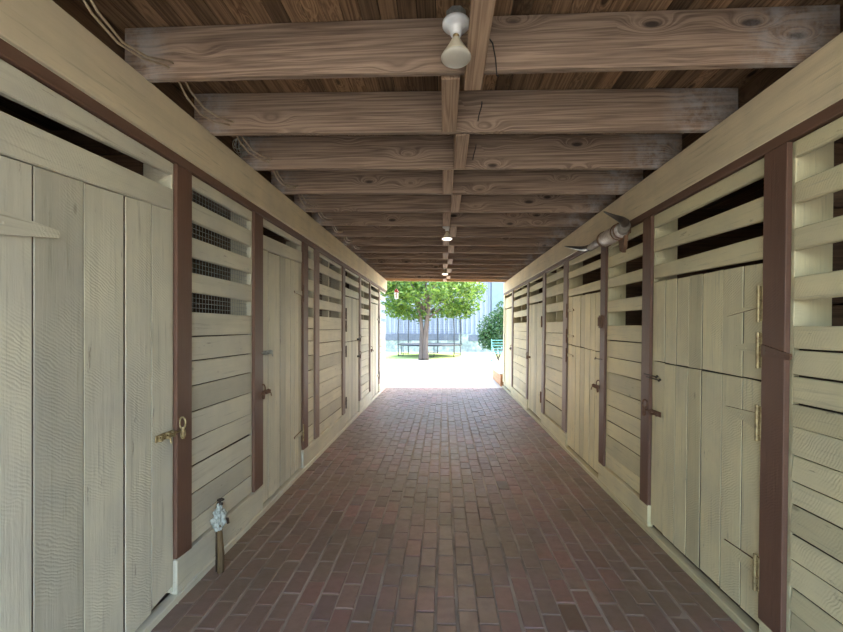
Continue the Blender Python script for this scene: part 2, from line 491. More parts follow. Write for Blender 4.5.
# ------------------------------------------------------------------ hardware
def hinge(par, side, y, h, d, length, base=.06, tip=.02, plate=True, name='hinge', drop=0.0, plate_mat='brass', cross=0, o=.004):
    """strap hinge: knuckle at y, strap reaching in direction d (+1/-1) along y by length, plate on the knuckle"""
    z = H(h)
    e = obj_strap = None
    bm = new()
    pts = [(y, z - base / 2), (y + d * length, z - tip / 2 + drop), (y + d * (length + .006), z + drop), (y + d * length, z + tip / 2 + drop), (y, z + base / 2)]
    fr = [bm.verts.new(P(side, a, b, o + .009)) for a, b in pts]
    bk = [bm.verts.new(P(side, a, b, o - .002)) for a, b in pts]
    bm.faces.new(fr); bm.faces.new(bk[::-1])
    for i in range(5):
        j = (i + 1) % 5
        bm.faces.new((fr[i], fr[j], bk[j], bk[i])).material_index = 1  # dark rim faces stand in for the shadow and dirt outlining the strap
    # screw heads
    for t in (.18, .5, .85):
        c = P(side, y + d * length * t, z + drop * t, o + .010)
        bmesh.ops.create_icosphere(bm, subdivisions=1, radius=.005, matrix=Matrix.Translation(c) @ Matrix.Diagonal((.5, 1, 1, 1)))
    hg = obj(name, bm, [PM(side, 'h'), M['rust']], par, origin=P(side, y, z, 0))
    hg['label'] = 'cream painted strap hinge'
    if plate:
        bm = new()
        hh = .085
        board(bm, side, rect(y - d * .028, y + d * .004, z - hh, z + hh) if d > 0 else rect(y - .004, y + .028, z - hh, z + hh), o + .022, .006, .001)
        tube(bm, [P(side, y, z - hh - .004, o + .022), P(side, y, z + hh + .004, o + .022)], .008, 8)
        for t in (-.06, -.025, .025, .06):
            bmesh.ops.create_icosphere(bm, subdivisions=1, radius=.004, matrix=Matrix.Translation(P(side, y - d * .016, z + t, o + .023)))
        obj('hinge_plate', bm, M[plate_mat], hg)
    return hg

def bolt_latch(par, side, y, h, d, length=.13, mat='rust', name='latch', lump=True, o=.006):
    """slide bolt across the seam at y; rod reaches towards d"""
    z = H(h); bm = new()
    board(bm, side, rect(*(sorted((y + d * .02, y + d * length))), z - .018, z + .018), o + .004, .006, .001)
    oo = o + .016
    tube(bm, [P(side, y - d * .045, z + .002, oo), P(side, y + d * length * .95, z + .004, oo)], .006, 6)
    for t in (.04, length * .5, length * .85):
        bmesh.ops.create_cube(bm, size=1, matrix=Matrix.Translation(P(side, y + d * t, z, oo - .004)) @ Matrix.Diagonal((.022, .012, .03, 1)))
    tube(bm, [P(side, y + d * length * .6, z, oo), P(side, y + d * length * .62, z - .01, oo + .025), P(side, y + d * length * .62, z - .035, oo + .028)], .005, 6)
    l = obj(name, bm, M[mat], par, origin=P(side, y, z, 0))
    if lump:
        bm = new()
        # staple and a dangling ring with snap
        yk = y - d * .03
        n = 14
        tube(bm, [P(side, yk, z + .045 + .032 * math.sin(2 * math.pi * i / n), oo + .006 + .018 * math.cos(2 * math.pi * i / n)) for i in range(n + 1)], .0055, 6)
        tube(bm, [P(side, yk + d * .02 * math.cos(2 * math.pi * i / n), z - .018 + .024 * math.sin(2 * math.pi * i / n), oo + .01) for i in range(n + 1)], .005, 6)
        tube(bm, [P(side, yk, z + .02, oo + .008), P(side, yk + d * .004, z - .0, oo + .012), P(side, yk + d * .002, z - .045, oo + .012)], [.009, .011, .006], 8)
        obj('snap_ring', bm, M['rust' if mat != 'brass' else 'brass'], l)
    return l

def hook(par, side, y, h, d, length=.09, mat='iron'):
    z = H(h); bm = new()
    tube(bm, [P(side, y - d * length * .5, z + .004, .012), P(side, y - d * length * .45, z, .022), P(side, y + d * length * .5, z - .002, .022), P(side, y + d * length * .56, z - .014, .016)], .0045, 6)
    for yy in (y - d * length * .5, y + d * length * .56):
        bmesh.ops.create_icosphere(bm, subdivisions=1, radius=.010, matrix=Matrix.Translation(P(side, yy, z, .012)))
    return obj('hook', bm, M[mat], par, origin=P(side, y, z, 0))

# ------------------------------------------------------------------ doors
dn = [0]
def door(side, y0, y1, widths, htop, hbot, split, slats, label, ragged=False):
    """slats: list of (za_top, za_bot, zb_top, zb_bot) boards above the door"""
    dn[0] += 1
    e = empty('door_%d' % dn[0], P(side, (y0 + y1) / 2, H(hbot), 0), label, 'stall door', None, 'structure')
    tot = sum(widths)
    y0 += .010; y1 -= .010
    slats = [(min(a, RAILB[side] - .004), b, min(c, RAILB[side] - .004), d) for a, b, c, d in slats]
    ys = [y0]
    for w in widths: ys.append(ys[-1] + w * (y1 - y0) / tot)
    ht0, ht1 = htop
    def ztop(y): return H(ht0 + (ht1 - ht0) * (y - y0) / (y1 - y0))
    def leaf(name, za, zb, rag=False):
        bm = new()
        for i, (a, b) in enumerate(zip(ys[:-1], ys[1:])):
            jo = J(.0025)
            g = .0032
            bot0 = bot1 = zb if not callable(zb) else None
            if callable(zb): bot0, bot1 = zb(a), zb(b)
            top0, top1 = (za(a), za(b)) if callable(za) else (za, za)
            if rag and i == len(ys) - 2: bot0 += .03; bot1 += .05
            if rag and i == len(ys) - 3: bot1 += .015
            s = J(.0015)
            board(bm, side, [(a + g, bot0 + J(.004)), (b - g + s, bot1 + J(.004)), (b - g, top1 + J(.003)), (a + g + s, top0 + J(.003))], .002 + jo, .022, .0025, edge=1)
        o = obj(name, bm, [PM(side, 'v'), M['dark_edge']], e)
        return o
    if split:
        sp = lambda y: H(split[0] + (split[1] - split[0]) * (y - y0) / (y1 - y0))
        leaf('upper_leaf', ztop, lambda y: sp(y) + .004)
        leaf('lower_leaf', lambda y: sp(y) - .004, H(hbot), ragged)
    else:
        leaf('door_leaf', ztop, H(hbot), ragged)
    bm = new(); board(bm, side, rect(y0 + .01, y1 - .01, H(hbot) + .03, H(min(htop)) - .03), -.028, .02, .002)  # added near-black sheet, makes the door board gaps look shaded
    obj('door_gap_shade', bm, M['backing'], e)
    for (a, b, c, d) in slats:
        bm = new()
        board(bm, side, [(y0, H(b)), (y1, H(d)), (y1, H(c)), (y0, H(a))], .006 + J(.002), .03, .006)
        obj('slat', bm, PM(side, 'h'), e)
    return e

# ------------------------------------------------------------------ LEFT WALL
L, R = -1, 1
LS = [(.98, .848), (.768, .648), (.548, .428), (.336, .218)]
LD2 = lambda: [(.985, .868, .985, .88), (.785, .665, .815, .70)]
# near plank wall out of frame
def nearwall(side, y0, y1, low, nm):
    bm = new(); z = H(low); t = z
    while t > .06:
        b = max(t - .15, .05)
        board(bm, side, rect(y0, y1, b + .003, t - .003), 0, .02, .004); t = b
    for a in (.98, .77, .55, .33):
        if side > 0: a -= .1
        board(bm, side, rect(y0, y1, H(a - .115), H(a)), .004, .028, .005)
    o = obj(nm, bm, PM(side, 'h')); tag(o, None, None, None, 'structure')
nearwall(L, Y0, 1.10, .10, 'wall_left')
nearwall(R, Y0, .72, .02, 'wall_right')

post(L, 1.10, 1.24, -1.49, .98, 'brown post on the hinge side of the nearest left door')
post(L, 2.432, 2.575, -1.31, .98, 'widest brown post, right beside the nearest left plank door')
post(L, 3.430, 3.590, -1.31, .98, 'second brown post along the left wall, between mesh panel and door')
post(L, 4.625, 4.785, -1.31, .98, 'third brown post along the left wall, at the hinge side of the second door')
post(L, 5.06, 5.22, -1.31, .98, 'fourth brown post on the left wall, beyond the narrow slatted strip')
post(L, 6.44, 6.60, -1.31, .98, 'fifth brown post along the left wall, before the third door')
post(L, 7.72, 7.87, -1.31, .98, 'sixth brown post along the left wall, beyond the third door')
post(L, 8.79, 8.94, -1.31, .98, 'seventh brown post along the left wall, before the last door')
post(L, 10.06, 10.22, -1.31, .98, 'last brown post along the left wall, nearest the daylight')

panel(L, 2.578, 3.428, LS, .10, -1.31, 'cream slatted stall panel with dark wire mesh, nearest on the left wall', mesh=True, pitch=.16)
panel(L, 4.79, 5.055, [(.98, .88), (.79, .68), (.55, .43), (.35, .235)], .13, -1.31, 'narrow slatted cream strip between two posts past the second left door', mesh=True)
panel(L, 5.225, 6.435, [(.98, .886), (.796, .688), (.545, .42), (.348, .232)], .147, -1.31, 'wide slatted cream panel before the third door on the left', mesh=True, mid=True)
panel(L, 7.875, 8.785, [(.98, .90), (.80, .70), (.58, .46), (.37, .25)], .16, -1.31, 'slatted cream panel between the two farthest left doors', mid=True)
panel(L, 10.225, 11.25, [(.98, .90), (.80, .70), (.58, .46), (.37, .25)], .16, -1.31, 'last slatted panel on the left, at the bright open end', mid=False)

d = door(L, 1.245, 2.428, [.10, .12, .125, .23, .235, .19, .18], (.578, .655), -1.50, None,
         [(.952, .80, .98, .862), (.738, .585, .778, .658)], 'tall cream plank door filling the left edge of the view', ragged=True)
hinge(d, L, 1.262, .355, 1, .43, base=.135, tip=.03, name='strap_hinge', drop=.012)
hinge(d, L, 1.262, -1.1, 1, .18, base=.135, tip=.03, name='strap_hinge')
bolt_latch(d, L, 2.425, -.585, -1, .17, 'brass', o=.014)
d = door(L, 3.594, 4.620, [.14, .15, .14, .15, .14, .13, .12, .1], (.655, .690), -1.48, None, LD2(), 'narrow plank door second along the left wall, one dark slot above')
hinge(d, L, 4.60, .37, -1, .22, base=.05, name='strap_hinge', plate_mat='rust')
hinge(d, L, 4.60, -1.12, -1, .22, base=.05, name='strap_hinge', plate_mat='brass')
bolt_latch(d, L, 3.60, -.21, 1, .19, 'galv', lump=False, name='slide_bolt')
bolt_latch(d, L, 3.60, -.545, 1, .14, 'rust')
d = door(L, 6.604, 7.716, [.16, .14, .15, .16, .14, .15, .13], (.49, .50), -1.48, (-.22, -.22), [(.98, .90, .98, .90), (.81, .72, .81, .72), (.63, .51, .63, .515)], 'split dutch door third along the left wall, black hinges')
for h in (.22, .03, -.36, -1.15): hinge(d, L, 6.63, h, 1, .20, base=.05, name='strap_hinge', plate_mat='iron')
bolt_latch(d, L, 7.70, -.20, -1, .14, 'iron'); bolt_latch(d, L, 7.70, -.50, -1, .14, 'iron')
d = door(L, 8.944, 10.056, [.16, .14, .15, .16, .14, .15, .13], (.52, .53), -1.48, None, [(.98, .90, .98, .90), (.81, .72, .81, .72), (.64, .545, .64, .55)], 'farthest plank door on the left wall, beside the daylight')
bolt_latch(d, L, 8.96, -.46, 1, .16, 'iron'); hinge(d, L, 10.04, .2, -1, .2, name='strap_hinge', plate_mat='iron'); hinge(d, L, 10.04, -1.1, -1, .2, name='strap_hinge', plate_mat='iron')

# ------------------------------------------------------------------ RIGHT WALL
RS = [(.905, .775), (.66, .555), (.45, .35), (.232, .13)]
RS2 = [(.90, .765), (.685, .585), (.475, .38), (.258, .145)]
RS3 = [(.90, .84), (.775, .68), (.61, .466), (.355, .233)]
post(R, .74, .88, -1.40, .906, 'brown post beside the viewer on the right')
post(R, 1.968, 2.110, -1.425, .906, 'large dark brown post on the right, hinges of the nearest right door beside it', o=.024)
post(R, 3.265, 3.400, -1.355, .906, 'second brown post along the right wall, carrying the nearest right door latch')
post(R, 4.175, 4.305, -1.34, .906, 'third brown post along the right wall, under the longhorn mount')
post(R, 5.47, 5.645, -1.33, .906, 'fourth brown post along the right wall, beyond the split door')
post(R, 6.675, 6.825, -1.33, .906, 'fifth brown post along the right wall')
post(R, 7.965, 8.115, -1.33, .906, 'sixth brown post along the right wall, beside the third right door')
post(R, 9.735, 9.895, -1.33, .906, 'last brown post along the right wall, nearest the daylight')
panel(R, .885, 1.964, RS, .01, -1.42, 'slatted cream plank panel filling the right edge of the view', pitch=.118)
panel(R, 3.404, 4.171, RS2, .025, -1.34, 'slatted cream panel on the right wall, below the longhorn mount', pitch=.15)
panel(R, 5.65, 6.67, RS3, .09, -1.33, 'slatted cream panel right of the middle right door, with white centre stud', mid=True, pitch=.17)
panel(R, 8.12, 9.73, RS3, .11, -1.33, 'longest slatted cream panel, near the right wall far end', mid=True, pitch=.17)
RDS = [(.905, .76, .905, .755), (.655, .535, .665, .575), (.460, .345, .468, .373)]
d = door(R, 2.114, 3.261, [.17, .19, .22, .165, .165, .17, .20], (.322, .345), -1.47, (-.262, -.247), RDS, 'large split plank door nearest on the right, brass plated hinges')
hinge(d, R, 2.134, .12, 1, .26, base=.03, tip=.012, drop=-.05, name='strap_hinge')
hinge(d, R, 2.134, -.11, 1, .20, base=.07, tip=.02, name='strap_hinge', drop=.015)
hinge(d, R, 2.134, -.47, 1, .26, base=.09, tip=.015, name='strap_hinge', drop=.03)
hinge(d, R, 2.134, -1.21, 1, .26, base=.10, tip=.015, name='strap_hinge', drop=.03)
# strap that crosses the post at the second hinge
hx = hinge(d, R, 2.10, -.11, -1, .17, base=.06, tip=.025, plate=False, name='strap_hinge', drop=-.02, o=.024)
hx.data.materials[0] = M['brown']; hx['label'] = 'brown painted strap crossing the post'
hook(d, R, 3.26, -.355, -1, .18); hook(d, R, 3.22, -.375, -1, .18)
bolt_latch(d, R, 3.262, -.625, -1, .17, 'rust', o=.016)
d = door(R, 4.309, 5.466, [.16, .15, .17, .15, .16, .15, .16], (.365, .385), -1.47, (-.243, -.205), [(.90, .765, .90, .78), (.70, .62, .705, .62), (.487, .392, .49, .40)], 'split plank door in the middle of the right wall, dark sagging gap across')
for h in (.22, -.1, -.34): hinge(d, R, 5.45, h, -1, .22, base=.04, name='strap_hinge', plate_mat='rust')
hook(d, R, 4.33, -.31, 1, .2); bolt_latch(d, R, 4.34, -.60, 1, .17, 'rust')
bm = new(); board(bm, R, rect(4.25, 4.31, H(.0), H(.125)), .034, .014, .003); tube(bm, [P(R, 4.28, H(.02), .04), P(R, 4.28, H(.105), .04)], .012, 8)
obj('catch_plate', bm, M['leather'], d)
d = door(R, 6.829, 7.961, [.16, .15, .15, .2, .15, .16, .16], (.41, .42), -1.47, None, [(.90, .825, .90, .83), (.755, .657, .755, .66), (.572, .44, .572, .45)], 'third plank door along the right wall, rusty hinges on its near edge')
for h in (.1, -1.1): hinge(d, R, 6.85, h, 1, .22, base=.04, name='strap_hinge', plate_mat='rust')
bolt_latch(d, R, 7.95, -.53, -1, .16, 'rust')
d = door(R, 9.90, 11.05, [.3, .28, .3, .28], (.46, .47), -1.47, None, [(.90, .825, .90, .83), (.755, .50, .755, .50)], 'last plank door on the right wall, beside the daylight')
bolt_latch(d, R, 9.93, -.47, 1, .16, 'iron')
post(R, 11.06, 11.25, -1.40, .906, 'pale end post at the right corner of the open end').children[0].data.materials[0] = M['paint_v']

# kick boards and sills
def base(side, spans, ht, nm, lab):
    bm = new()
    for (a, b) in spans:
        board(bm, side, rect(a, b, .035, H(ht)), .020, .04, .004)
    board(bm, side, rect(Y0, 11.25, -.008, .037), .034, .06, .004)
    o = obj(nm, bm, PM(side, 'h')); tag(o, lab, 'baseboard', None, 'structure')
base(L, [(2.43, 3.592), (4.622, 6.602), (7.718, 8.942), (10.058, 11.25)], -1.312, 'baseboard_left', 'white scuffed kick boards along the left wall foot')
base(R, [(3.263, 4.307), (5.468, 6.827), (7.963, 9.898)], -1.345, 'baseboard_right', 'cream kick boards along the right wall foot')
bm = new(); board(bm, R, rect(.74, 2.112, .035, H(-1.425)), .020, .04, .004)
tag(obj('trim_1', bm, M['paint_h']), 'cream kick board under the nearest right panel', 'baseboard', None, 'structure')

# ------------------------------------------------------------------ stall interiors
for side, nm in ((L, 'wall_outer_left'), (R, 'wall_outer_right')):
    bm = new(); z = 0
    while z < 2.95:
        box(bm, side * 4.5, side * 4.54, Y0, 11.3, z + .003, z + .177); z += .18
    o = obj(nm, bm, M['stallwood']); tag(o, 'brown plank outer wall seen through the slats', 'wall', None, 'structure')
    k = 0
    for yy in ((.95, 2.5, 4.7, 7.8, 11.22) if side < 0 else (.8, 2.03, 4.24, 5.56, 8.04, 11.22)):
        bm = new(); z = 0
        while z < (2.60 if yy < 11 else 2.8):
            box(bm, side * 1.75, side * 4.49, yy - .018, yy + .018, z + .004, z + .146); z += .15
        bmesh.ops.translate(bm, verts=bm.verts, vec=(0, side * .08, 0)); k += 1
        o = obj('wall_stall_divider_%s_%d' % ('left' if side < 0 else 'right', k), bm, M['stallwood_x']); tag(o, None, None, None, 'structure')
    # end closures beside the aisle mouth
    bm = new()
    box(bm, side * 1.70, side * 4.7, Y0 - .06, Y0 - .02, 0, 3.1)
    box(bm, side * 1.68, side * 4.7, 11.36, 11.40, 0, 3.1)
    o = obj('wall_gable_' + ('left' if side < 0 else 'right'), bm, M['paint_v']); tag(o, None, None, None, 'structure')
    bm = new(); box(bm, side * 1.76, side * 4.48, Y0, 11.1, -.044, 0)
    o = obj('floor_stall_' + ('left' if side < 0 else 'right'), bm, M['sand']); tag(o, None, None, None, 'structure')

# ------------------------------------------------------------------ lamps
def lamp(x, y, ztop, tilt, label, first=False, lit=0):
    e = empty('flood_lamp', (x, y, ztop), label, 'ceiling lamp', 'flood lamps under the ceiling', 'thing')
    Mx = Matrix.Translation((x, y, ztop)) @ Matrix.Rotation(tilt, 4, 'X') @ Matrix.Rotation(math.pi, 4, 'X')
    bm = new(); lathe(bm, [(.040, 0), (.044, .004), (.044, .036), (.040, .04)], Mx @ Matrix.Rotation(.39, 4, 'Z'), 8)
    obj('junction_box', bm, M['galv'], e)
    bm = new(); lathe(bm, [(.05, .041), (.057, .046), (.057, .056), (.052, .062), (.036, .068), (.026, .076), (.023, .098), (.019, .1)], Mx, 28)
    obj('lamp_holder', bm, M['ceramic'], e, True)
    bm = new(); lathe(bm, [(.013, .096), (.014, .116)], Mx, 16)
    obj('screw_cap', bm, M['brass'], e, True)
    bm = new(); lathe(bm, [(.014, .112), (.020, .122), (.026, .135), (.043, .165), (.056, .185), (.0595, .192)], Mx, 28)
    bl = obj('bulb_reflector', bm, M['neck'], e, True)
    bm = new(); lathe(bm, [(.0595, .192), (.0625, .197), (.061, .202), (.052, .207), (.036, .211), (.015, .213), (.001, .2135)], Mx, 32)
    obj('bulb_face', bm, M['litbulb' if lit else 'bulb'], e, True)
    if lit:
        ld = bpy.data.lights.new('flood_beam', 'SPOT'); ld.energy = lit; ld.spot_size = math.radians(168); ld.spot_blend = 1.0; ld.shadow_soft_size = .06; ld.color = (1, .80, .58)
        lo = bpy.data.objects.new('flood_beam', ld); COL.objects.link(lo); lo.parent = e; lo.location = (0, 0, -.245)
    return e
s_ = NT('lit_bulb'); em = s_.n('ShaderNodeEmission', ins={'Color': (1, .86, .68, 1), 'Strength': 1.2}); s_.t.links.new(em.outputs[0], s_.out.inputs[0]); M['litbulb'] = s_.m
LAMPW = 32
lp = lamp(.052, 1.80, H(1.315), math.radians(-5), 'near flood bulb in white ceramic holder, beside the nearest ceiling joist', True)
lamp(.045, 5.36, H(1.215) + .09, 0, 'small lit flood lamp halfway down the aisle ceiling', lit=LAMPW)
lamp(.03, 8.86, H(1.215) + .09, 0, 'farthest tiny flood lamp near the open end ceiling', lit=LAMPW)
bm = new()
tube(bm, [(.095, 1.80, H(1.29)), (.11, 1.80, H(1.285)), (.17, 1.84, H(1.262)), (.215, 1.90, H(1.25)), (.235, 1.96, H(1.22)), (.25, 2.035, H(1.185)), (.26, 2.045, H(1.19))], .0032, 6)
obj('cord', bm, M['blackcord'], lp, True)
for i, (x, k) in enumerate(((.215, 1), (.225, 2))):
    bm = new(); y = JY[k] - .006
    tube(bm, [(x + .02, y, jz(x) + .18), (x + .018, y - .01, jz(x) + .15), (x, y - .004, jz(x) + .09), (x - .004, y - .002, jz(x) + .06)], .003, 6)
    obj('loose_wire', bm, M['blackcord'], JOB[k], True)

# ------------------------------------------------------------------ cables along the left joist ends
for q, (dx, dzz, lb) in enumerate(((0, 0, 'lower'), (.022, .02, 'upper'))):
    pts = []
    ys = [.4, 1.0]
    holes = [1.42] + JY[:9]
    pts.append(Vector((-1.37 + dx, .5, H(1.24) + dzz)))
    for k, y in enumerate(holes):
        pts.append(Vector((-1.355 + dx, y - .01, H(1.285) + dzz)))
        pts.append(Vector((-1.355 + dx, y + .05, H(1.285) + dzz)))
        if k < len(holes) - 1:
            sagz = .055 if k else .075
            for t in (.25, .5, .75):
                yy = y + .05 + (holes[k + 1] - y - .06) * t
                pts.append(Vector((-1.36 + dx - .02 * math.sin(math.pi * t), yy, H(1.285) + dzz - sagz * math.sin(math.pi * t) * (1 + .3 * math.sin(k * 2.1 + q)))))
    bm = new(); tube(bm, pts, .0055, 6)
    o = obj('electric_cable', bm, M['cable'], None, True, origin=(-1.36, 2, H(1.28)))
    tag(o, lb + ' of two tan electric cables threaded through the left joist ends', 'cable', 'cables through the joists')
bm = new(); pts = []
for i in range(90):
    a = i * .42
    pts.append((-1.40 + .02 * math.sin(i * .13) + .028 * math.sin(a), 2.86 + .11 * (i / 90) + .06 * math.cos(a), H(1.275) + .045 * math.sin(a * .97 + .5) + .01 * math.sin(i)))
tube(bm, pts, .0018, 5)
o = obj('wire_coil', bm, M['galv'], None, True, origin=(-1.40, 2.9, H(1.24)))
tag(o, 'tangled coil of thin grey wire on the left header behind the second joist', 'wire')

# ------------------------------------------------------------------ longhorn mount
e = empty('longhorn_mount', (1.50, 3.93, H(.80)), 'mounted pair of dark longhorn horns with silver wrapped centre, on the right header beam', 'horn mount')
def spline(ps, n=8):
    ps = [Vector(p) for p in ps]; out = []
    for i in range(len(ps) - 1):
        p0 = ps[max(i - 1, 0)]; p1 = ps[i]; p2 = ps[i + 1]; p3 = ps[min(i + 2, len(ps) - 1)]
        for j in range(n):
            t = j / n
            out.append(.5 * ((2 * p1) + (p2 - p0) * t + (2 * p0 - 5 * p1 + 4 * p2 - p3) * t * t + (3 * p1 - p0 - 3 * p2 + p3) * t ** 3))
    out.append(ps[-1]); return out
def hornpart(name, ps, r0, r1, mat):
    pts = [p + Vector((0, .08, 0)) for p in spline(ps)]; n = len(pts)
    rr = [r0 + (r1 - r0) * (i / (n - 1)) ** 1.1 for i in range(n)]
    bm = new(); tube(bm, pts, rr, 14); return obj(name, bm, M[mat], e, True)
bm = new()
Mw = Matrix.Translation((1.485, 3.68, H(.815))) @ Matrix.Rotation(-math.pi / 2, 4, 'X')
lathe(bm, [(.040, -.02), (.060, .0), (.062, .03), (.058, .04), (.064, .05), (.066, .16), (.067, .30), (.062, .33), (.067, .345), (.064, .37), (.046, .40), (.042, .43)], Mw, 20)
obj('centre_wrap', bm, M['foilwrap'], e, True)
hornpart('horn_butt', [(1.49, 4.00, H(.815)), (1.48, 4.12, H(.815)), (1.46, 4.28, H(.80))], .045, .034, 'horn_base')
hornpart('horn_tip', [(1.46, 4.28, H(.80)), (1.44, 4.45, H(.82)), (1.41, 4.70, H(.88)), (1.385, 4.92, H(.935))], .036, .004, 'horn')
hornpart('horn_butt', [(1.49, 3.60, H(.815)), (1.48, 3.51, H(.83)), (1.45, 3.44, H(.84))], .045, .036, 'horn_base')
hornpart('horn_tip', [(1.45, 3.44, H(.84)), (1.40, 3.39, H(.855)), (1.33, 3.36, H(.875)), (1.25, 3.35, H(.91))], .037, .004, 'horn')
for yy, rr in ((3.60, .066), (3.655, .067), (3.95, .069), (3.975, .067)):
    bm = new(); tube(bm, [(1.485 + rr * math.cos(2 * math.pi * k / 20), yy, H(.815) + rr * math.sin(2 * math.pi * k / 20)) for k in range(21)], .006, 6); bmesh.ops.translate(bm, verts=bm.verts, vec=(0, .08, 0))
    obj('leather_band', bm, M['leather'], e, True)
bm = new()
vs = [(.0, .77), (.13, .77), (.10, .66), (.05, .635), (.02, .67)]
fr = [bm.verts.new((1.50, 3.65 + a, H(b))) for a, b in vs]; bk = [bm.verts.new((1.53, 3.65 + a, H(b))) for a, b in vs]
bm.faces.new(fr); bm.faces.new(bk[::-1])
for i in range(5): bm.faces.new((fr[i], fr[(i + 1) % 5], bk[(i + 1) % 5], bk[i]))
box(bm, 1.53, 1.575, 3.70, 3.98, H(.80), H(.85))
obj('mount_block', bm, M['leather'], e)

# ------------------------------------------------------------------ standpipe
sx, sy = -1.405, 2.645
e = empty('water_standpipe', (sx, sy, 0), 'short wooden stake with rag wrapped water tap, at the foot of the left wall', 'water tap')
bm = new(); tube(bm, [(sx, sy, 0), (sx + .003, sy, .12), (sx - .004, sy, .22), (sx - .006, sy, .30)], [.020, .021, .018, .016], 7)
obj('stake', bm, M['stake'], e)
bm = new(); tube(bm, [(sx - .028, sy + .01, 0), (sx - .026, sy + .01, .40), (sx - .02, sy + .01, .43), (sx + .01, sy, .43)], .010, 8)
obj('pipe', bm, M['iron'], e, True)
bm = new()
bmesh.ops.create_icosphere(bm, subdivisions=4, radius=1)
from mathutils import noise as mn
for v in bm.verts:
    n = mn.noise(v.co * 2.4) * .75 + mn.noise(v.co * 6) * .45
    k = 1 + n
    zt = v.co.z
    r = .030 * (1.15 - .45 * zt)
    v.co = Vector((sx - .010 + v.co.x * r * k, sy + v.co.y * r * k, .345 + zt * .085 * (1 + .2 * n)))
obj('rag', bm, M['rag'], e, True)
bm = new(); tube(bm, [(sx - .01, sy, .42), (sx - .004, sy + .01, .452)], .006, 6)
tube(bm, [(sx - .004 + .018 * math.cos(a * .6), sy + .01 + .018 * math.sin(a * .6), .452) for a in range(11)], .005, 6)
obj('tap_handle', bm, M['iron'], e, True)
bm = new(); tube(bm, [(sx + .012, sy + .02, .33), (sx + .03, sy + .03, .325), (sx + .034, sy + .03, .295)], .009, 8)
obj('spout', bm, M['iron'], e, True)

# ------------------------------------------------------------------ outside, right: timber kerb
bm = new(); box(bm, 1.50, 1.95, 11.42, 13.3, -.005, .31, .01)
e = empty('step_kerb', (1.7, 12.3, 0), 'low orange brown timber kerb outside the right corner of the aisle', 'kerb')
obj('kerb_body', bm, M['kerb'], e)
bm = new(); box(bm, 1.47, 1.98, 11.42, 13.34, .31, .355, .008); obj('kerb_cap', bm, M['concrete'], e)

# mint garden chair
cx, cy = 2.50, 19.6
e = empty('garden_chair', (cx, cy, 0), 'mint tubular garden chair outside by the bush', 'chair')
for s in (-1, 1):
    bm = new(); xx = cx + s * .28
    tube(bm, spline([(xx, cy - .30, 0), (xx, cy - .34, .30), (xx, cy - .20, .62), (xx, cy + .15, .66), (xx, cy + .35, .60)], 6), .018, 8)
    tube(bm, spline([(xx, cy + .38, 0), (xx, cy + .20, .40), (xx, cy + .36, .75), (xx, cy + .48, 1.02)], 6), .018, 8)
    tube(bm, [(xx, cy - .33, .38), (xx, cy + .22, .40)], .016, 8)
    obj('side_frame', bm, M['mint'], e, True)
bm = new()
for i in range(6): box(bm, cx - .28, cx + .28, cy - .32 + i * .09, cy - .285 + i * .09, .395, .407)
obj('seat', bm, M['mint'], e)
bm = new()
for i in range(5):
    t = i / 4; box(bm, cx - .28, cx + .28, cy + .235 + t * .22, cy + .25 + t * .22, .46 + t * .5, .485 + t * .5)
obj('backrest', bm, M['mint'], e)

# hanging bird feeder
fx, fy = -1.29, 11.75
e = empty('bird_feeder', (fx, fy, H(.80)), 'small white hanging feeder with red top at the left of the opening', 'bird feeder')
T = Matrix.Translation((fx, fy, H(.80)))
bm = new(); lathe(bm, [(.03, 0), (.05, .01), (.052, .16), (.045, .18)], T, 16); obj('bottle', bm, M['feedwhite'], e, True)
bm = new(); lathe(bm, [(.02, .18), (.062, .185), (.058, .21), (.02, .27), (.004, .29)], T, 16); obj('lid', bm, M['feedred'], e, True)
bm = new(); tube(bm, [(fx, fy, H(1.08)), (fx, fy, H(1.52))], .003, 5); obj('hanger', bm, M['iron'], e)
bm = new(); box(bm, -2.2, 2.2, 11.6, 12.1, H(1.53), H(1.56)); tag(obj('ceiling_eave', bm, M['deck']), 'narrow board eave above the far opening', 'eave', None, 'structure')

# ------------------------------------------------------------------ tree
def leafball(bm, centre, rad, n, size, r_):
    for _ in range(n):
        d = Vector((r_.gauss(0, 1), r_.gauss(0, 1), r_.gauss(0, 1))); d.normalize()
        k = r_.random() ** .45
        p = Vector(centre) + Vector((d.x * rad[0], d.y * rad[1], d.z * rad[2])) * k
        a = Vector((r_.gauss(0, 1), r_.gauss(0, 1), r_.gauss(0, .6))); a.normalize()
        b = a.cross(Vector((r_.gauss(0, 1), r_.gauss(0, 1), r_.gauss(0, 1)))); b.normalize()
        s = size * r_.uniform(.6, 1.3)
        up = a.cross(b) * s * .12
        v = [bm.verts.new(p - a * s), bm.verts.new(p - b * s * .45 + up), bm.verts.new(p + a * s), bm.verts.new(p + b * s * .45 + up)]
        bm.faces.new((v[0], v[1], v[2])); bm.faces.new((v[0], v[2], v[3]))
tx, ty = -1.0, 21.3
e = empty('leafy_tree', (tx, ty, 0), 'bright green leafy tree with two slim trunks in the yard', 'tree')
bm = new()
tube(bm, spline([(tx + .12, ty, -.03), (tx + .1, ty, .8), (tx + .16, ty, 1.7), (tx + .3, ty, 2.8), (tx + .5, ty + .1, 4.2)], 5), [.17 - .005 * i for i in range(21)], 10)
tube(bm, spline([(tx - .12, ty, -.03), (tx - .09, ty, .8), (tx - .1, ty, 1.8), (tx - .4, ty, 3.0), (tx - .8, ty, 4.4)], 5), [.13 - .004 * i for i in range(21)], 10)
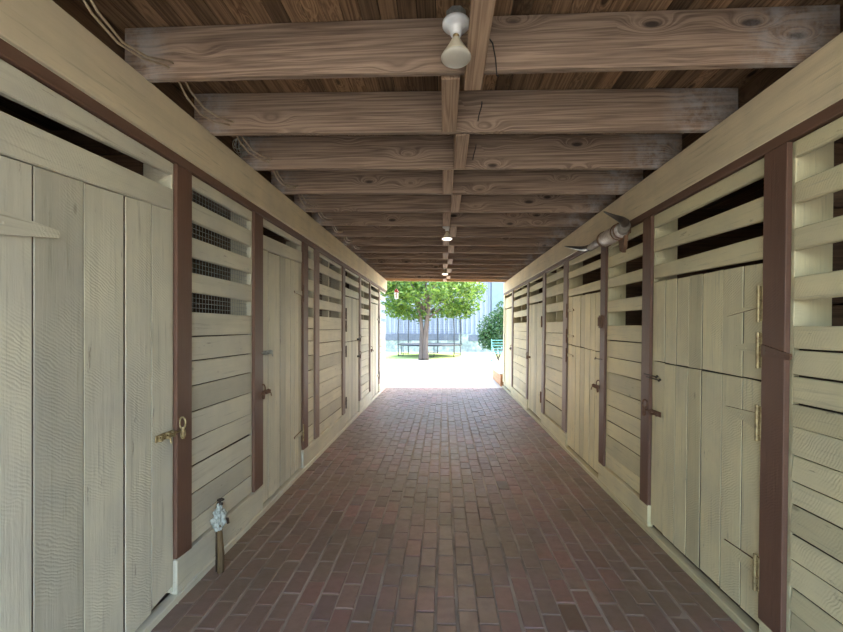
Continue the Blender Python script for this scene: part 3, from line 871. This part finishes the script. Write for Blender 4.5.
for a in range(9):
    an = a * 2 * math.pi / 9
    tube(bm, spline([(tx + .1, ty, 1.9 + .12 * a), (tx + 1.0 * math.cos(an), ty + .9 * math.sin(an), 2.6 + .16 * a), (tx + 2.1 * math.cos(an), ty + 1.9 * math.sin(an), 3.1 + .2 * a)], 5), [.06 - .0045 * i for i in range(11)], 6)
obj('trunk', bm, M['bark'], e, True)
bm = new(); r2 = random.Random(3)
leafball(bm, (tx + .1, ty, 4.2), (3.1, 2.6, 2.2), 5200, .11, r2)
for i in range(34):
    an = r2.uniform(0, 6.283); rr = r2.uniform(.6, 2.9)
    leafball(bm, (tx + .2 + rr * math.cos(an), ty + rr * .8 * math.sin(an), 2.22 + .08 * rr + r2.uniform(-.15, 1.5)), (.75, .7, .42), 230, .10, r2)
obj('foliage', bm, M['leaf'], e)

e = empty('garden_bush', (2.65, 21.0, 0), 'dense dark green bush beside the garden chair, right of the opening', 'bush')
bm = new()
for a in range(6): tube(bm, [(2.65, 21, -.03), (2.65 + .5 * math.cos(a), 21 + .5 * math.sin(a), 1.4)], [.03, .012], 6)
obj('stem', bm, M['bark'], e)
bm = new()
leafball(bm, (2.65, 21.0, 1.4), (1.05, .9, 1.0), 2600, .075, r2)
leafball(bm, (3.3, 21.2, 2.1), (.9, .9, .95), 2200, .075, r2)
leafball(bm, (2.2, 20.9, 1.0), (.55, .6, .6), 900, .07, r2)
obj('foliage', bm, M['bushleaf'], e)

# ------------------------------------------------------------------ trampoline
qx, qy, qr = -.76, 24.1, 1.8
e = empty('trampoline', (qx, qy, 0), 'black framed round trampoline with safety posts behind the tree', 'trampoline')
bm = new(); n = 48
ring = lambda r, z, k0=0, k1=48: [(qx + r * math.cos(2 * math.pi * k / 48), qy + r * math.sin(2 * math.pi * k / 48), z) for k in range(k0, k1 + 1)]
tube(bm, ring(qr, .62), .035, 8); obj('rim', bm, M['blackpipe'], e, True)
bm = new(); lathe(bm, [(qr - .02, .628), (qr - .3, .635), (.01, .63)], Matrix.Translation((qx, qy, 0)), 48); obj('jumping_mat', bm, M['tarp'], e)
for k in range(6):
    a0 = 2 * math.pi * (k + .28) / 6
    c, s_ = math.cos(a0), math.sin(a0)
    bm = new(); tube(bm, spline([(qx + qr * c, qy + qr * s_, 0), (qx + qr * 1.01 * c, qy + qr * 1.01 * s_, 1.2), (qx + qr * .97 * c, qy + qr * .97 * s_, 2.5)], 5), .028, 8)
    obj('enclosure_post', bm, M['blackpipe'], e, True)
    a1 = a0 + .38; c1, s1 = math.cos(a1), math.sin(a1)
    bm = new(); tube(bm, [(qx + qr * c, qy + qr * s_, .05), (qx + qr * c1, qy + qr * s1, .05), (qx + qr * c1, qy + qr * s1, .62)], .022, 8)
    obj('leg', bm, M['blackpipe'], e, True)
bm = new(); tube(bm, ring(qr * .97, 2.5), .016, 6)
for z in [.75 + .1 * i for i in range(18)]: tube(bm, ring(qr * .985, z), .0022, 3)
for k in range(96):
    a = 2 * math.pi * k / 96; tube(bm, [(qx + qr * .985 * math.cos(a), qy + qr * .985 * math.sin(a), .64), (qx + qr * .98 * math.cos(a), qy + qr * .98 * math.sin(a), 2.5)], .0022, 3)
obj('safety_net', bm, M['blackpipe'], e)

# ------------------------------------------------------------------ building behind
e = empty('metal_building', (0, 28.5, 0), 'white ribbed metal building behind the tree, dark band near its base', 'building')
bm = new(); x = -9.0
box(bm, -9, 3.15, 28.6, 29.0, 1.15, 9)
while x < 3.1:
    box(bm, x, x + .09, 28.50, 28.61, 1.15, 9, .0); x += .3
obj('siding', bm, M['siding'], e)
bm = new(); box(bm, -9, 1.0, 28.4, 28.98, .72, 1.15); obj('slate_band', bm, M['slateband'], e)
bm = new(); box(bm, -9, 12, 28.42, 28.96, -.04, .715); box(bm, 1.0, 12, 28.42, 28.96, .716, 1.145); obj('base_wall', bm, M['palewall'], e)
bm = new(); box(bm, 1.65, 2.45, 28.38, 28.43, .68, 1.10); obj('vent', bm, M['slateband'], e)
bm = new(); box(bm, 3.15, 12, 28.3, 29.0, 1.15, 9); obj('blue_wing', bm, M['bluesiding'], e)

# ------------------------------------------------------------------ light
w = bpy.data.worlds.new('world'); scene.world = w; w.use_nodes = True
nt = w.node_tree; nt.nodes.clear()
sky = nt.nodes.new('ShaderNodeTexSky'); sky.sky_type = 'NISHITA'; sky.sun_disc = False
sky.sun_elevation = math.radians(52); sky.sun_rotation = math.radians(70); sky.air_density = 1.2; sky.dust_density = 2.5
bg = nt.nodes.new('ShaderNodeBackground'); bg.inputs[1].default_value = .75
ow = nt.nodes.new('ShaderNodeOutputWorld')
nt.links.new(sky.outputs[0], bg.inputs[0]); nt.links.new(bg.outputs[0], ow.inputs[0])
sd = bpy.data.lights.new('sun', 'SUN'); sd.energy = 3.4; sd.angle = .009; sd.color = (1, .94, .84)
so = bpy.data.objects.new('sun', sd); COL.objects.link(so)
so.rotation_euler = Vector((.75, .14, 1.25)).to_track_quat('Z', 'Y').to_euler()
so.location = (8, 14, 12)

# ------------------------------------------------------------------ camera
cd = bpy.data.cameras.new('camera'); cd.sensor_width = 36; cd.lens = 36 * F / 843; cd.clip_start = .05; cd.clip_end = 300
cd.shift_y = 12 / 843
co = bpy.data.objects.new('camera', cd); COL.objects.link(co)
co.location = (0, 0, CAMH); co.rotation_euler = (math.pi / 2, 0, YAW)
scene.camera = co
vs_ = scene.view_settings
scene.display_settings.display_device = 'sRGB'
vs_.view_transform = 'Standard'; vs_.look = 'None'; vs_.gamma = 1; vs_.use_curve_mapping = False
vs_.exposure = 1.7
scene.cycles.max_bounces = 14; scene.cycles.diffuse_bounces = 10
scene.cycles.use_denoising = True
